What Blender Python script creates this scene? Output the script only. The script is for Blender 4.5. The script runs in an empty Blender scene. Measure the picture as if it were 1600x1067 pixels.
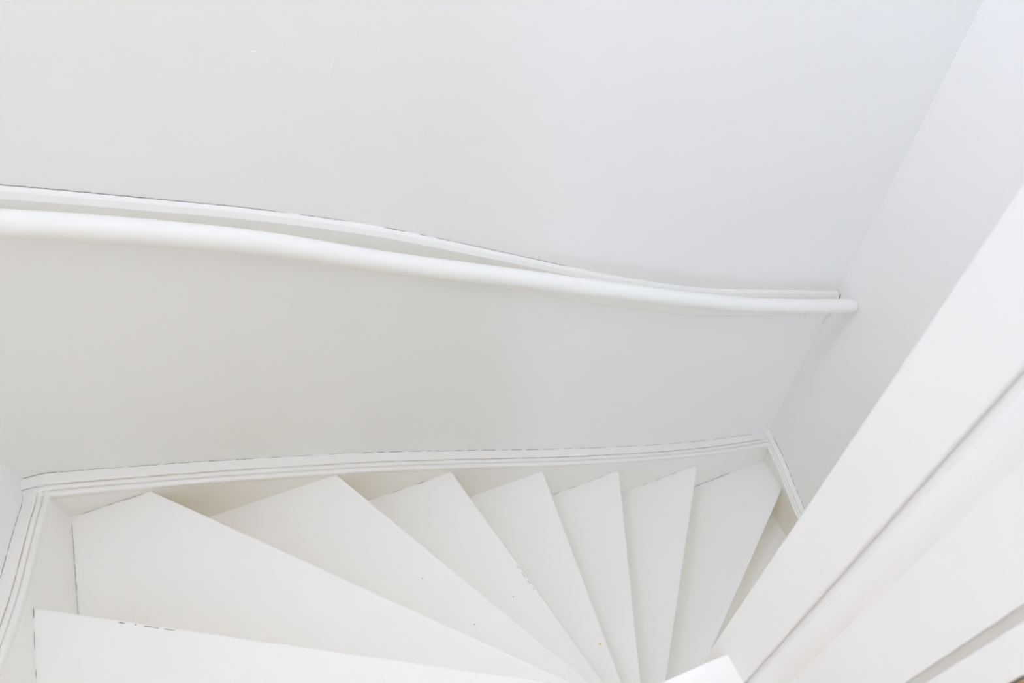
import bpy, bmesh, math, random
from mathutils import Vector, Matrix
random.seed(7)
S = bpy.context.scene
COL = S.collection

# ---------------------------------------------------------------- camera, sky, lights, exposure
cam_d = bpy.data.cameras.new('camera')
cam = bpy.data.objects.new('camera', cam_d); COL.objects.link(cam)
YAW, PITCH = 0.37967, 0.92401
F_PX = 1250.0
cam_d.sensor_width = 36.0
cam_d.lens = F_PX / 1600 * 36.0
cam_d.clip_start = 0.02
cam.location = (0.602, -1.0233, 1.5835)
fw = Vector((math.sin(YAW) * math.cos(PITCH), math.cos(YAW) * math.cos(PITCH), -math.sin(PITCH)))
cam.rotation_euler = fw.to_track_quat('-Z', 'Y').to_euler()
cam_d.dof.use_dof = True
cam_d.dof.focus_distance = 1.75
cam_d.dof.aperture_fstop = 9.0
S.camera = cam

S.view_settings.view_transform = 'Standard'
S.view_settings.look = 'None'
S.view_settings.gamma = 1.0
S.view_settings.use_curve_mapping = False
S.view_settings.exposure = -0.06
S.cycles.max_bounces = 14
S.cycles.diffuse_bounces = 11
S.cycles.glossy_bounces = 3

world = bpy.data.worlds.new('daylight'); S.world = world
world.use_nodes = True
bg = world.node_tree.nodes['Background']
bg.inputs['Color'].default_value = (0.86, 0.93, 1.0, 1)
bg.inputs['Strength'].default_value = 0.2

def area(name, loc, size, power, direction, color):
    l = bpy.data.lights.new(name, 'AREA'); l.shape = 'RECTANGLE'
    l.size, l.size_y = size; l.energy = power; l.color = color
    o = bpy.data.objects.new(name, l); COL.objects.link(o)
    o.location = loc
    o.rotation_euler = Vector(direction).to_track_quat('-Z', 'Y').to_euler()
    return o
DAY = (0.718, 0.780, 1.0)
area('side_window_daylight', (-0.045, -0.32, 3.4), (0.60, 1.2), 52, (1, 0, 0), DAY)
area('front_fill', (1.0, -4.96, 2.9), (1.8, 2.2), 12, (0, 1, 0), DAY)  # added fill from behind the camera, lifts the back wall; source unseen
area('overhead_fill', (1.10, -0.60, 5.90), (1.7, 1.0), 17, (0, 0, -1), DAY)  # added overhead fill: deepens creases under nosings, lifts the lower treads
area('hall_fill', (1.5, -4.96, -0.6), (0.8, 2.0), 16, (0, 1, 0), DAY)  # added low fill for the right wall and lower treads; source unseen

# ---------------------------------------------------------------- materials
def nt(mat): return mat.node_tree.nodes, mat.node_tree.links
def paint(name, rgb, rough, bump, scale, var=0.012, coat=0.0, brush=False):
    m = bpy.data.materials.new(name); m.use_nodes = True
    n, l = nt(m); b = n['Principled BSDF']
    b.inputs['Roughness'].default_value = rough
    b.inputs['Specular IOR Level'].default_value = 0.4
    if coat:
        b.inputs['Coat Weight'].default_value = coat; b.inputs['Coat Roughness'].default_value = 0.3
    tc = n.new('ShaderNodeTexCoord')
    big = n.new('ShaderNodeTexNoise'); big.inputs['Scale'].default_value = 3.0; big.inputs['Detail'].default_value = 3
    l.new(tc.outputs['Object'], big.inputs['Vector'])
    cr = n.new('ShaderNodeMixRGB'); cr.blend_type = 'MIX'
    cr.inputs[1].default_value = tuple(c * (1 - var) for c in rgb) + (1,)
    cr.inputs[2].default_value = tuple(min(1, c * (1 + var)) for c in rgb) + (1,)
    l.new(big.outputs['Fac'], cr.inputs[0]); l.new(cr.outputs[0], b.inputs['Base Color'])
    fine = n.new('ShaderNodeTexNoise'); fine.inputs['Scale'].default_value = scale; fine.inputs['Detail'].default_value = 4
    if brush:
        mp = n.new('ShaderNodeMapping'); mp.inputs['Scale'].default_value = (1.0, 0.15, 1.0)
        l.new(tc.outputs['Object'], mp.inputs['Vector']); l.new(mp.outputs['Vector'], fine.inputs['Vector'])
    else:
        l.new(tc.outputs['Object'], fine.inputs['Vector'])
    bp = n.new('ShaderNodeBump'); bp.inputs['Strength'].default_value = bump; bp.inputs['Distance'].default_value = 0.002
    l.new(fine.outputs['Fac'], bp.inputs['Height']); l.new(bp.outputs['Normal'], b.inputs['Normal'])
    return m
M_WALL = paint('white wall paint', (0.95, 0.948, 0.926), 0.75, 0.06, 40)
M_WOOD = paint('cream white satin paint', (0.945, 0.927, 0.877), 0.38, 0.10, 55, brush=True)
M_TREAD = paint('worn white tread paint', (0.95, 0.932, 0.884), 0.42, 0.14, 60, var=0.02)
M_RISER = paint('shade-tinted cream riser paint', (0.885, 0.785, 0.55), 0.45, 0.10, 55, brush=True)  # yellow put in so its bounce warms and darkens the tread creases
M_POST = paint('white post paint', (0.895, 0.885, 0.865), 0.45, 0.08, 45)
M_RAIL = paint('glossy white rail paint', (0.92, 0.91, 0.86), 0.32, 0.05, 30)
M_CRACK = paint('dirt in paint crack', (0.30, 0.28, 0.26), 0.9, 0.0, 20)
M_WARMCRACK = paint('bare wood in worn paint', (0.76, 0.66, 0.56), 0.8, 0.0, 20)
M_YELLOW = paint('yellow fleck', (0.85, 0.62, 0.18), 0.6, 0.0, 20)
M_BROWN = bpy.data.materials.new('varnished wood'); M_BROWN.use_nodes = True
n, l = nt(M_BROWN)
wv = n.new('ShaderNodeTexWave'); wv.inputs['Scale'].default_value = 6; wv.inputs['Distortion'].default_value = 5
rp = n.new('ShaderNodeValToRGB'); rp.color_ramp.elements[0].color = (0.50, 0.27, 0.10, 1); rp.color_ramp.elements[1].color = (0.66, 0.40, 0.18, 1)
l.new(wv.outputs['Fac'], rp.inputs['Fac']); l.new(rp.outputs['Color'], n['Principled BSDF'].inputs['Base Color'])
n['Principled BSDF'].inputs['Roughness'].default_value = 0.4

# ---------------------------------------------------------------- helpers
def obj(name, bm, mat, parent=None, smooth=False):
    bmesh.ops.recalc_face_normals(bm, faces=bm.faces)
    me = bpy.data.meshes.new(name); bm.to_mesh(me); bm.free()
    me.materials.append(mat)
    if smooth:
        for p in me.polygons: p.use_smooth = True
    o = bpy.data.objects.new(name, me); COL.objects.link(o)
    if parent: o.parent = parent
    return o
def struct(name, bm, mat, parent=None):
    o = obj(name, bm, mat, parent)
    if parent is None: o['kind'] = 'structure'
    return o
def add_box(bm, a, b):
    vs = [bm.verts.new((x, y, z)) for x in (a[0], b[0]) for y in (a[1], b[1]) for z in (a[2], b[2])]
    for f in ((0, 1, 3, 2), (4, 6, 7, 5), (0, 4, 5, 1), (2, 3, 7, 6), (0, 2, 6, 4), (1, 5, 7, 3)):
        bm.faces.new([vs[i] for i in f])
    return vs
def box(a, b, bev=0.0):
    bm = bmesh.new(); add_box(bm, a, b)
    if bev: bmesh.ops.bevel(bm, geom=list(bm.edges), offset=bev, segments=2, profile=0.5, affect='EDGES')
    return bm
def extrude_poly(bm, poly, z0, z1):
    lo = [bm.verts.new((x, y, z0)) for x, y in poly]; hi = [bm.verts.new((x, y, z1)) for x, y in poly]
    n = len(poly)
    bm.faces.new(lo); bm.faces.new(hi)
    for i in range(n): bm.faces.new((lo[i], lo[(i + 1) % n], hi[(i + 1) % n], hi[i]))
    return lo, hi
def sweep(bm, path, prof, place):
    """closed profile (depth, height) carried along path; place(s, depth, z) -> xyz"""
    rings = [[bm.verts.new(place(s, d, z + v)) for d, v in prof] for s, z in path]
    n = len(prof)
    for a, b in zip(rings, rings[1:]):
        for i in range(n): bm.faces.new((a[i], a[(i + 1) % n], b[(i + 1) % n], b[i]))
    bm.faces.new(rings[0]); bm.faces.new(rings[-1])
def spline(pts, n=60):
    """Catmull-Rom through (s, z) points, resampled in s"""
    out = []
    for i in range(len(pts) - 1):
        p0 = pts[max(i - 1, 0)]; p1 = pts[i]; p2 = pts[i + 1]; p3 = pts[min(i + 2, len(pts) - 1)]
        h = p2[0] - p1[0]
        m1 = (p2[1] - p0[1]) / (p2[0] - p0[0]) * h; m2 = (p3[1] - p1[1]) / (p3[0] - p1[0]) * h
        k = max(3, int(n * abs(h) / abs(pts[-1][0] - pts[0][0])))
        for j in range(k):
            t = j / k
            z = (2*t**3-3*t**2+1)*p1[1] + (t**3-2*t**2+t)*m1 + (-2*t**3+3*t**2)*p2[1] + (t**3-t**2)*m2
            out.append((p1[0] + h * t, z))
    out.append(pts[-1])
    return out
def at_path(path, s):
    for a, b in zip(path, path[1:]):
        lo, hi = min(a[0], b[0]), max(a[0], b[0])
        if lo <= s <= hi: return a[1] + (b[1] - a[1]) * (s - a[0]) / (b[0] - a[0])
    return path[0][1] if abs(s - path[0][0]) < abs(s - path[-1][0]) else path[-1][1]

# ---------------------------------------------------------------- dimensions
RISE = 0.19
def ZT(k): return -(k - 1) * RISE
W = 2.05                       # face of the right stringer; left and back faces at 0
YB, XL, XR = 0.05, -0.045, 2.066   # wall faces
XC0, XC1, YC = 0.953, 1.121, -0.835   # centre post
YF, ZTOP, ZBOT = -5.0, 6.0, -2.28
P0 = (1.037, -0.89)

# ---------------------------------------------------------------- the room
wall_back = struct('wall_back', box((XL - .1, YB, ZBOT), (XR + .1, YB + .1, ZTOP)), M_WALL)
bm = bmesh.new()      # left wall with a high side window
ly0, ly1, lz0, lz1 = -0.66, 0.02, 2.76, 4.04
add_box(bm, (XL - .1, YF, ZBOT), (XL, ly0, ZTOP)); add_box(bm, (XL - .1, ly1, ZBOT), (XL, YB, ZTOP))
add_box(bm, (XL - .1, ly0, ZBOT), (XL, ly1, lz0)); add_box(bm, (XL - .1, ly0, lz1), (XL, ly1, ZTOP))
wall_left = struct('wall_left', bm, M_WALL)
wall_right = struct('wall_right', box((XR, YF, ZBOT), (XR + .1, YB, ZTOP)), M_WALL)
# front wall with an upper and a hall window added for fill, their frames, and a ceiling opened for the overhead fill
def pierced(holes, x0, x1, z0, z1, y0, y1):
    xs = sorted({x0, x1, *[h[0] for h in holes], *[h[1] for h in holes]}); zs = sorted({z0, z1, *[h[2] for h in holes], *[h[3] for h in holes]})
    bm = bmesh.new()
    for a, b in zip(xs, xs[1:]):
        for c, d in zip(zs, zs[1:]):
            if not any(h[0] <= a and b <= h[1] and h[2] <= c and d <= h[3] for h in holes): add_box(bm, (a, y0, c), (b, y1, d))
    return bm
HOLES = [(0.05, 1.95, 1.75, 4.05), (1.08, 1.92, -1.65, 0.45)]
struct('wall_front', pierced(HOLES, XL - .1, XR + .1, ZBOT, ZTOP, YF - .1, YF), M_WALL)
def frame(n, h):
    bm = bmesh.new(); a, b, c, d = h
    for p, q in (((a, c), (a + .05, d)), ((b - .05, c), (b, d)), ((a + .05, c), (b - .05, c + .05)), ((a + .05, d - .05), (b - .05, d)), (((a + b) / 2 - .02, c + .05), ((a + b) / 2 + .02, d - .05))):
        add_box(bm, (p[0], YF - .08, p[1]), (q[0], YF - .03, q[1]))
    return struct(n, bm, M_WOOD)
frame('added_window_1', HOLES[0]); frame('added_window_2', HOLES[1])  # unseen frames, added around the front and hall fill lights
bm = bmesh.new()
for p, q in (((ly0, lz0), (ly0 + .05, lz1)), ((ly1 - .05, lz0), (ly1, lz1)), ((ly0 + .05, lz0), (ly1 - .05, lz0 + .05)), ((ly0 + .05, lz1 - .05), (ly1 - .05, lz1))):
    add_box(bm, (XL - .08, p[0], p[1]), (XL - .03, q[0], q[1]))
struct('window_3', bm, M_WOOD)
bm = bmesh.new(); sx0, sx1, sy0, sy1 = .22, 1.98, -1.14, -.06
for a, b in (((XL - .1, YF - .1), (sx0, YB + .1)), ((sx1, YF - .1), (XR + .1, YB + .1)), ((sx0, YF - .1), (sx1, sy0)), ((sx0, sy1), (sx1, YB + .1))):
    add_box(bm, (a[0], a[1], ZTOP), (b[0], b[1], ZTOP + .1))
struct('ceiling', bm, M_WALL)
struct('floor', box((XL - .1, YF - .1, ZBOT - .1), (XR + .1, YB + .1, ZBOT)), M_WOOD)

# tiny damage on the back wall: a chip, a curved scratch and two specks (shallow relief in the plaster)
def ridge(pts, w, depth, name, mat, parent, y=YB):
    bm = bmesh.new(); L = []; C = []; R_ = []
    for i, (x, z) in enumerate(pts):
        a = pts[max(i - 1, 0)]; b = pts[min(i + 1, len(pts) - 1)]
        d = Vector((b[0] - a[0], b[1] - a[1])).normalized(); nx, nz = -d.y, d.x
        t = 1 - abs(2 * i / (len(pts) - 1) - 1) ** 2 * 0.85
        L.append(bm.verts.new((x + nx * w * t, y - .00005, z + nz * w * t))); R_.append(bm.verts.new((x - nx * w * t, y - .00005, z - nz * w * t)))
        C.append(bm.verts.new((x, y - depth * t, z)))
    for i in range(len(pts) - 1):
        bm.faces.new((L[i], L[i+1], C[i+1], C[i])); bm.faces.new((C[i], C[i+1], R_[i+1], R_[i]))
    return obj(name, bm, mat, parent)
ridge([(0.749, .898), (0.745, .888), (0.741, .879), (0.738, .871), (0.7355, .862)], .0016, .0018, 'scratch', M_WALL, wall_back)
ridge([(0.631, .929), (0.636, .926), (0.641, .9265)], .0024, .0013, 'paint_chip', M_WALL, wall_back)
ridge([(1.164, .875), (1.168, .8735)], .0012, .0008, 'paint_chip', M_CRACK, wall_back)
ridge([(1.030, .857), (1.033, .8555)], .0009, .0006, 'paint_chip', M_CRACK, wall_back)

# ---------------------------------------------------------------- the middle wall beside the post
YM = -1.30
wall_mid = struct('wall_middle', box((XC0 + .014, YM, ZBOT), (XC1 - .003, -.9262, ZTOP)), M_WOOD)
XB = XC0 + .0035
struct('trim_1', box((XB, -.9838, ZBOT), (XC0 + .014, -.9262, ZTOP)), M_POST)             # flat board beside the bead
struct('trim_2', box((XC0 + .003, -1.0165, ZBOT), (XC0 + .014, -.9915, ZTOP), 0.0015), M_POST)    # narrow stile past the gap
struct('trim_3', box((XC0 + .005, YM, ZBOT), (XC0 + .014, -1.0185, ZTOP), 0.001), M_BROWN)        # varnished edge

# ---------------------------------------------------------------- the staircase
stair = bpy.data.objects.new('staircase', None); COL.objects.link(stair)
stair.location = (0, 0, 0)
stair['label'] = 'white painted winder staircase with closed risers turning around a square post'
stair['category'] = 'staircase'

nos = {0: (-0.0, -0.276, -29.5), 1: (0.166, 0.0, -45.4), 2: (0.543, 0.0, -60.9), 3: (0.832, 0.0, -77.1), 4: (1.109, 0.0, -94.4),
       5: (1.387, 0.0, -111.1), 6: (1.720, 0.0, -126.9), 7: (2.05, -0.128, -142.9), 8: (2.05, -0.513, -159.6),
       -1: (0.0, -0.652, -13.0)}
def nosing(k):
    if k in nos:
        x, y, a = nos[k]; d = Vector((math.cos(math.radians(a)), math.sin(math.radians(a))))
        return Vector((x, y)), d
    if k <= -2: return Vector((0, -0.855 + (k + 2) * 0.222)), Vector((1, 0))
    return Vector((W, -0.885 - (k - 9) * 0.222)), Vector((-1, 0))
def clip(poly, p, nrm, off=0.0):
    """keep points with (q-p).nrm >= off"""
    out = []
    for i in range(len(poly)):
        a, b = Vector(poly[i]), Vector(poly[(i + 1) % len(poly)])
        da, db = (a - p).dot(nrm) - off, (b - p).dot(nrm) - off
        if da >= 0: out.append(a)
        if (da >= 0) != (db >= 0): out.append(a + (b - a) * (da / (da - db)))
    res = []
    for q in out:
        if not res or (q - res[-1]).length > 1e-5: res.append(q)
    if len(res) > 1 and (res[0] - res[-1]).length < 1e-5: res.pop()
    return res
def base_rect(k):
    if k <= -2: return [(0, -3), (XC0, -3), (XC0, 0), (0, 0)]
    if k >= 9: return [(XC1, -3), (W, -3), (W, 0), (XC1, 0)]
    return [(0, -3), (W, -3), (W, 0), (0, 0)]
def up(d): return Vector((d.y, -d.x))        # towards the upper stairs
TH, OVER = 0.032, 0.031
KS = list(range(-8, 13))
for k in KS:
    p, d = nosing(k); pu, du = nosing(k - 1)
    rect = base_rect(k)
    if k == -1: rect = [(0, -3), (1.03, -3), (1.03, 0), (0, 0)]
    poly = clip(rect, p, up(d))
    poly = clip(poly, pu, -up(du), -(OVER + 0.008))
    if 0 <= k <= 8 or k == -1:
        # winders: drop what would pass through the post and beyond it
        if k <= 1: poly = clip(poly, Vector((1.03, 0)), Vector((-1, 0)))
        if k >= 7: poly = clip(poly, Vector((1.045, 0)), Vector((1, 0)))
        if 2 <= k <= 6: poly = clip(poly, Vector((0, -0.88)), Vector((0, 1)))
    if len(poly) < 3: continue
    bm = bmesh.new(); zt = ZT(k)
    extrude_poly(bm, [tuple(q) for q in poly], zt - TH, zt)
    bm.edges.ensure_lookup_table()
    def on_nose(v): return abs((Vector((v.co.x, v.co.y)) - p).dot(up(d))) < 1e-4
    ed = [e for e in bm.edges if on_nose(e.verts[0]) and on_nose(e.verts[1]) and abs(e.verts[0].co.z - e.verts[1].co.z) < 1e-5]
    bmesh.ops.bevel(bm, geom=ed, offset=0.006, segments=3, profile=0.6, affect='EDGES')
    t = obj('tread', bm, M_TREAD, stair)
    if k == 0: t0 = t
    if k == 2: t2 = t
    if k == 3: t3 = t
    # riser under this nosing, standing on the next tread down
    rr = base_rect(k)
    if k == -1: rr = [(0, -3), (1.03, -3), (1.03, 0), (0, 0)]
    poly = clip(rr, p, up(d), OVER)
    poly = clip(poly, p, -up(d), -(OVER + 0.014))
    if -1 <= k <= 8:
        if k <= 1: poly = clip(poly, Vector((1.03, 0)), Vector((-1, 0)))
        if k >= 7: poly = clip(poly, Vector((1.045, 0)), Vector((1, 0)))
        if 2 <= k <= 6: poly = clip(poly, Vector((0, -0.88)), Vector((0, 1)))
    if len(poly) >= 3:
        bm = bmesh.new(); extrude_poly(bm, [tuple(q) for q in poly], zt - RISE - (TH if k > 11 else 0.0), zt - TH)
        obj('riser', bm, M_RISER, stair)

# upper landing at the head of the straight flight
ktop = KS[0] - 1
zl = ZT(ktop)
yl = nosing(ktop)[0].y
obj('landing', box((XL, YF, zl - .12), (XC0 + .035, yl, zl), 0.003), M_TREAD, stair)

# centre post: a squared newel that runs up the well, with a bead down its near side
bm = box((XC0, -.8932, ZBOT), (XC1, YC, ZTOP), 0.0018)
post = obj('newel_post', bm, M_POST, stair)
bm = bmesh.new()
prof = [(XC0 + .035, -.8934), (XC0 + .0045, -.8934), (XC0 + .0045, -.8972), (XC0 + .0012, -.8978), (XC0 + .0002, -.8988), (XC0 + .0008, -.9002)]
for i in range(0, 13):          # a shallow ovolo falling back to the flat board
    t = i / 12
    prof.append((XC0 + .0010 + .0025 * t ** 2.0 - .0014 * math.sin(t * math.pi), -.9008 - .0250 * t))
prof.append((XC0 + .0035, -.9262)); prof.append((XC0 + .014, -.9262))
extrude_poly(bm, prof, ZBOT, ZTOP)
bead = obj('bead_moulding', bm, M_POST, post)

# ---------------------------------------------------------------- stringers with their cap mouldings
def cap_profile(t, reach):
    """(depth from wall, height) of the cap on a stringer whose face stands t off the wall; reach = extra projection"""
    q = t + reach
    f = q * .50
    pts = [(0, -.03), (0, 0), (f - .003, -.0005), (f - .001, -.0012), (f, -.003), (f + .0006, -.0075), (f + .0016, -.0075)]
    g = f + .0016; w1 = (q - g) * .42
    for i in range(6):
        a = math.pi * i / 5
        pts.append((g + w1 * (1 - math.cos(a)) / 2, -.0058 + .0024 * math.sin(a) - .0012 * i / 5))
    g2 = g + w1 + .0008; pts.append((g + w1 + .0004, -.0105)); pts.append((g2, -.0105))
    w2 = q - g2
    for i in range(8):
        a = math.radians(180 - 235 * i / 7)
        pts.append((g2 + w2 * .5 * (1 + math.cos(a)), -.0125 + .0065 * math.sin(a)))
    pts.append((t - .001, -.0215)); pts.append((t - .001, -.03))
    return pts
def cap_tail(t): return -.024
def stringer(name_path, t, reach, place, smooth_path, depth=0.42):
    bm = bmesh.new()
    sweep(bm, smooth_path, [(0, -.024), (0, -depth), (t, -depth), (t, -.024)], place)
    st = obj('stringer', bm, M_WOOD, stair)
    bm = bmesh.new(); sweep(bm, smooth_path, cap_profile(t, reach), place)
    cp = obj('moulding', bm, M_WOOD, st)
    return st, cp
BACK = spline([(-0.045, .117), (-0.012, .1135), (.0, .111), (.138, .043), (.292, -.036), (.480, -.139), (.673, -.248), (.92, -.402), (1.179, -.565), (1.489, -.746),
               (1.763, -.888), (2.066, -1.018)], 90)
stringer('back', .05, .002, lambda s, d, z: (s, YB - d, z), BACK)
LEFT = spline([(.05, .1125), (.0, .1135), (-.071, .146), (-.153, .182), (-.25, .225), (-.34, .273), (-.401, .309), (-.60, .440), (-.80, .60), (-1.05, .81),
               (-1.5, 1.20), (yl, zl + .10)], 70)
stringer('left', .045, .002, lambda s, d, z: (XL + d, s, z), LEFT)
RIGHT = spline([(.05, -1.006), (-.017, -1.018), (-.085, -1.043), (-.156, -1.080), (-.239, -1.119), (-.40, -1.205), (-.60, -1.33), (-.85, -1.51), (-1.2, -1.81), (-1.7, -2.24)], 70)
stringer('right', .016, .020, lambda s, d, z: (XR - d, s, z), RIGHT, .30)

# paint cracks and wear along joints: slim broken slivers of dirt lying in the joint
def slivers(runs, path_pt, width, name, mat, parent, jit=.0006, step=.006):
    """runs: list of (s0, s1, strength). path_pt(s) -> (pt, across) with across a unit vector"""
    bm = bmesh.new()
    for s0, s1, st in runs:
        n = max(2, int(abs(s1 - s0) / step)); prev = None
        for i in range(n + 1):
            s = s0 + (s1 - s0) * i / n
            pt, ac, nr = path_pt(s)
            w = width * st * (0.55 + 0.8 * random.random()) * (0.25 if i in (0, n) else 1)
            o = (random.random() - .5) * jit
            c = Vector(pt) + Vector(ac) * o
            a = bm.verts.new(c + Vector(ac) * w / 2); b = bm.verts.new(c - Vector(ac) * w / 2)
            t_ = bm.verts.new(c + Vector(nr) * .0004)
            if prev:
                bm.faces.new((prev[0], a, t_, prev[2])); bm.faces.new((prev[2], t_, b, prev[1])); bm.faces.new((prev[1], b, a, prev[0]))
            prev = (a, b, t_)
    o = obj(name, bm, mat, parent); o['kind'] = 'stuff'
    return o
def broken(s0, s1, seg, duty, strength):
    out = []; s = s0; sg = 1 if s1 > s0 else -1
    while (s1 - s) * sg > 0:
        L = seg * (0.4 + 1.2 * random.random())
        e = s + sg * L * duty
        if (s1 - e) * sg < 0: e = s1
        out.append((s, e, strength * (0.6 + .6 * random.random())))
        s += sg * L
    return out
UPZ = (0, 0, 1)
first = lambda nm: [o for o in stair.children if o.name.split('.')[0] == nm]
SB, SL, SR = first('stringer')
pb = lambda s: ((s, YB - .0006, at_path(BACK, s) + .0004), (0, .6, .8), (0, -.8, .6))
slivers([(-.042, .02, .9)] + broken(.02, .35, .06, .9, .55) + broken(.35, .62, .05, .5, .4) + broken(.62, 1.25, .045, .75, .85) + broken(1.25, 2.0, .08, .7, .4),
        pb, .0022, 'paint_crack', M_CRACK, SB)
pg = lambda s: ((s, YB - .0268, at_path(BACK, s) - .0048), (0, .7, .7), (0, -.5, .8))
slivers(broken(.03, .38, .07, .75, .7) + broken(.50, .95, .09, .8, .8), pg, .0022, 'worn_paint', M_WARMCRACK, SB)
slivers(broken(.95, 2.0, .09, .85, .5), pg, .0018, 'paint_crack', M_CRACK, SB)
pl = lambda s: ((XL + .0006, s, at_path(LEFT, s) + .0004), (-.6, 0, .8), (.8, 0, .6))
slivers(broken(.045, -.34, .045, .9, .6), pl, .0018, 'paint_crack', M_CRACK, SL)
pl2 = lambda s: ((XL + .0242, s, at_path(LEFT, s) - .0048), (-.7, 0, .7), (.5, 0, .8))
slivers(broken(-.02, -.45, .08, .85, .8), pl2, .0020, 'worn_paint', M_WARMCRACK, SL)
pr = lambda s: ((XR - .0006, s, at_path(RIGHT, s) + .0004), (.6, 0, .8), (-.8, 0, .6))
slivers([(.02, -.06, .8)] + broken(-.06, -.26, .03, .85, .8), pr, .0026, 'paint_crack', M_CRACK, SR)

L_, f_ = .030, (lambda q: ((XL + q, YB - .0285, at_path(BACK, XL + q) + .0006), (0, 1, 0), UPZ))
slivers([(0, .030, .8)], f_, .0012, 'paint_crack', M_CRACK, SB, .0002, .005)
# cracks where treads meet the stringers, chips on two nosings
def on_tread(x0, y0, x1, y1, k, lift=.0004):
    L = math.hypot(x1 - x0, y1 - y0); dx, dy = (x1 - x0) / L, (y1 - y0) / L
    return L, (lambda s: ((x0 + dx * s, y0 + dy * s, ZT(k) + lift), (-dy, dx, 0), UPZ))
treads = {}
for t in first('tread'):
    zz = round(-(max(v.co.z for v in t.data.vertices) / RISE) + 1); treads[zz] = t
for k, seg, w, duty, st in ((1, (.001, -.02, .001, -.27), .0013, .95, .8), (1, (.02, -.0012, .155, -.0012), .0016, .8, .6), (3, (.66, -.0012, .80, -.0012), .0015, .5, .7),
                        (7, (1.72, -.0012, 1.90, -.0012), .002, 1.0, .8), (5, (1.15, -.0012, 1.36, -.0012), .0014, .4, .6), (6, (1.5, -.0012, 1.7, -.0012), .0014, .4, .6),
                        (0, (.001, -.276, .001, -.42), .0013, .5, .8)):
    L, f = on_tread(*seg, k); slivers(broken(0, L, .05, duty, st), f, w, 'paint_crack', M_CRACK, treads[k])
def nose_chip(k, s0, s1, w=.0022, mat=None):
    p, d = nosing(k); u = up(d)
    f = lambda s: ((p.x + d.x * s + u.x * .0045, p.y + d.y * s + u.y * .0045, ZT(k) - .0002), (u.x, u.y, 0), UPZ)
    slivers([(s0, s1, 1.0)], f, w, 'chipped_edge', M_CRACK, treads[k], .0012, .003)
for a, b in ((.158, .172), (.188, .192), (.205, .232), (.24, .262)): nose_chip(0, a, b, .0016)
for a, b in ((.318, .332), (.34, .358), (.365, .378), (.392, .396)): nose_chip(2 if False else 3, a, b, .0012)
def speck(k, x, y, r, mat, name):
    bm = bmesh.new(); n = 7
    ring = [bm.verts.new((x + r * (.7 + .5 * random.random()) * math.cos(i * 6.283 / n), y + r * (.7 + .5 * random.random()) * math.sin(i * 6.283 / n), ZT(k) + .0003)) for i in range(n)]
    c = bm.verts.new((x, y, ZT(k) + .0009))
    for i in range(n): bm.faces.new((ring[i], ring[(i + 1) % n], c))
    obj(name, bm, mat, treads[k])
speck(3, 1.011, -.566, .0030, M_YELLOW, 'yellow_fleck')
speck(3, 0.860, -.384, .0016, M_CRACK, 'speck')
speck(2, 0.66, -.33, .0013, M_CRACK, 'speck')
speck(1, 0.72, -.53, .0014, M_CRACK, 'speck')
# ---------------------------------------------------------------- handrail on its batten
rail_root = bpy.data.objects.new('handrail', None); COL.objects.link(rail_root)
rail_root['label'] = 'long white round wall handrail curving down the back wall on a flat painted backing board'
rail_root['category'] = 'handrail'
BAT = spline([(-.045, .940), (.10, .876), (.245, .809), (.394, .736), (.582, .641), (.775, .529), (1.03, .357), (1.184, .251), (1.362, .136), (1.563, .020), (1.786, -.083), (2.062, -.205)], 90)
bm = bmesh.new()
bprof = [(0, 0), (.004, -.0008), (.0085, -.0050), (.0132, -.0140), (.014, -.0155), (.014, -.094), (.011, -.103), (.004, -.107), (0, -.108)]
sweep(bm, BAT, bprof, lambda s, d, z: (s, YB - d, z))
bat = obj('backing_board', bm, M_RAIL, rail_root)
for i, p in enumerate(bat.data.polygons): p.use_smooth = False
RC = spline([(-.044, .920), (.10, .864), (.239, .799), (.354, .745), (.553, .640), (.752, .514), (1.002, .366), (1.32, .177), (1.642, -.004), (1.85, -.104), (2.061, -.1955)], 110)
bm = bmesh.new(); rings = []; RR = .0205; RY = -.020
for i, (s, z) in enumerate(RC):
    a = RC[max(i - 1, 0)]; b = RC[min(i + 1, len(RC) - 1)]
    d = Vector((b[0] - a[0], 0, b[1] - a[1])).normalized(); nrm = Vector((-d.z, 0, d.x))
    last = len(RC) - 1 - i
    rings.append([Vector((s, RY, z)) + (nrm * math.sin(t) + Vector((0, 1, 0)) * math.cos(t)) * RR for t in [2 * math.pi * j / 28 for j in range(28)]])
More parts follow.
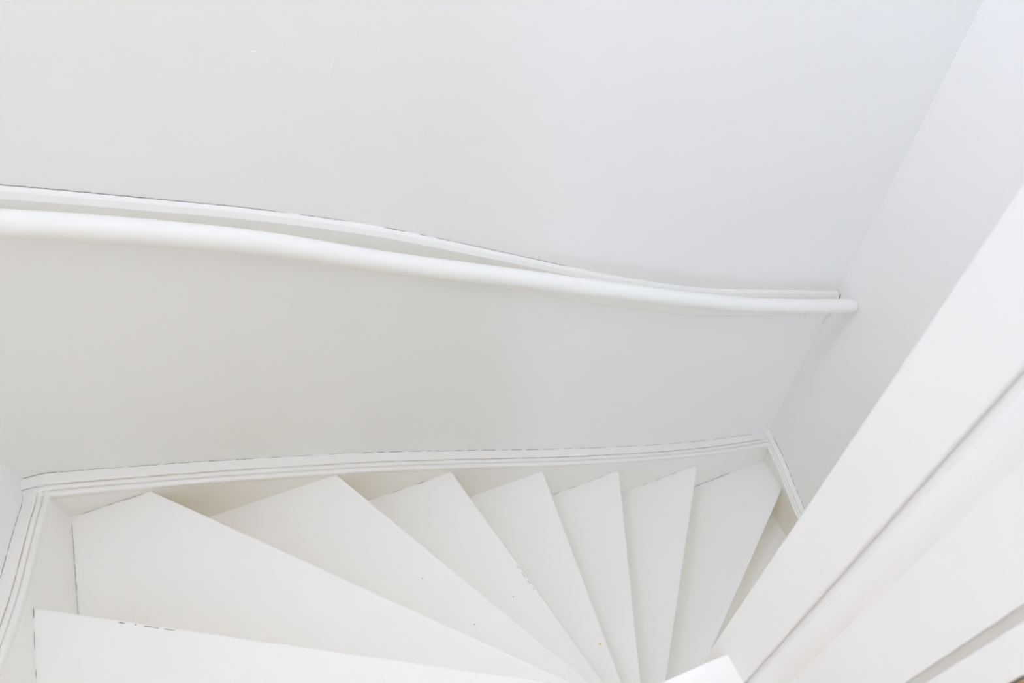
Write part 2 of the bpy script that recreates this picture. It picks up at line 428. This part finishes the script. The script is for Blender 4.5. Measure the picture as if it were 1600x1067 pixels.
# rounded right end
endc = Vector((RC[-1][0] - .006, RY, RC[-1][1])); 
vr = [[bm.verts.new(v) for v in r] for r in rings[:-1]]
d = Vector((RC[-1][0] - RC[-2][0], 0, RC[-1][1] - RC[-2][1])).normalized(); base = rings[-1]; cen = Vector((RC[-1][0], RY, RC[-1][1]))
for q in (0, 30, 60, 80):
    c, s_ = math.cos(math.radians(q)), math.sin(math.radians(q))
    vr.append([bm.verts.new(cen - d * .010 + (v - cen) * (1 - .35 * (1 - c)) + d * .010 * s_) for v in base])
for a, b in zip(vr, vr[1:]):
    for j in range(28): bm.faces.new((a[j], a[(j + 1) % 28], b[(j + 1) % 28], b[j]))
bm.faces.new(vr[0]); bm.faces.new(vr[-1])
obj('rail', bm, M_RAIL, rail_root, smooth=True)
for xs in (.06, 1.905):
    zc = at_path(RC, xs) - .040
    bm = bmesh.new()
    mt = Matrix.Translation((xs, YB - .016, zc - .021)) @ Matrix.Rotation(math.pi / 2, 4, 'X')
    bmesh.ops.create_cone(bm, cap_ends=True, segments=24, radius1=.030, radius2=.028, depth=.004, matrix=mt)
    br = obj('bracket', bm, M_RAIL, rail_root)
    bm = bmesh.new()
    mt = Matrix.Translation((xs, (YB - .014 + RY) / 2, zc - .001)) @ Matrix.Rotation(math.pi / 2 + .62, 4, 'X')
    bmesh.ops.create_cone(bm, cap_ends=True, segments=16, radius1=.006, radius2=.006, depth=.050, matrix=mt)
    obj('pin', bm, M_RAIL, br)
pt = lambda s: ((s, YB - .0006, at_path(BAT, s) + .0004), (0, .5, .85), (0, -.85, .5))
slivers([(.20, .42, .75), (.42, .60, .6), (.600, .615, .4), (.635, .66, .6)] + broken(.66, .76, .1, .5, .35) + [(.775, .815, .7), (.84, .855, .7), (.87, .90, .5), (.905, 1.16, .4)],
        pt, .0020, 'paint_crack', M_CRACK, bat, .0008, .005)
# split paint where the batten end meets the right wall, and under the bracket
f = lambda s: ((2.0655, YB - .012 - .004 * s / .03, -.204 - s), (0, 1, 0), (-1, 0, 0))
slivers([(.004, .034, 1.0)], f, .0022, 'paint_crack', M_CRACK, bat, .0004, .004)
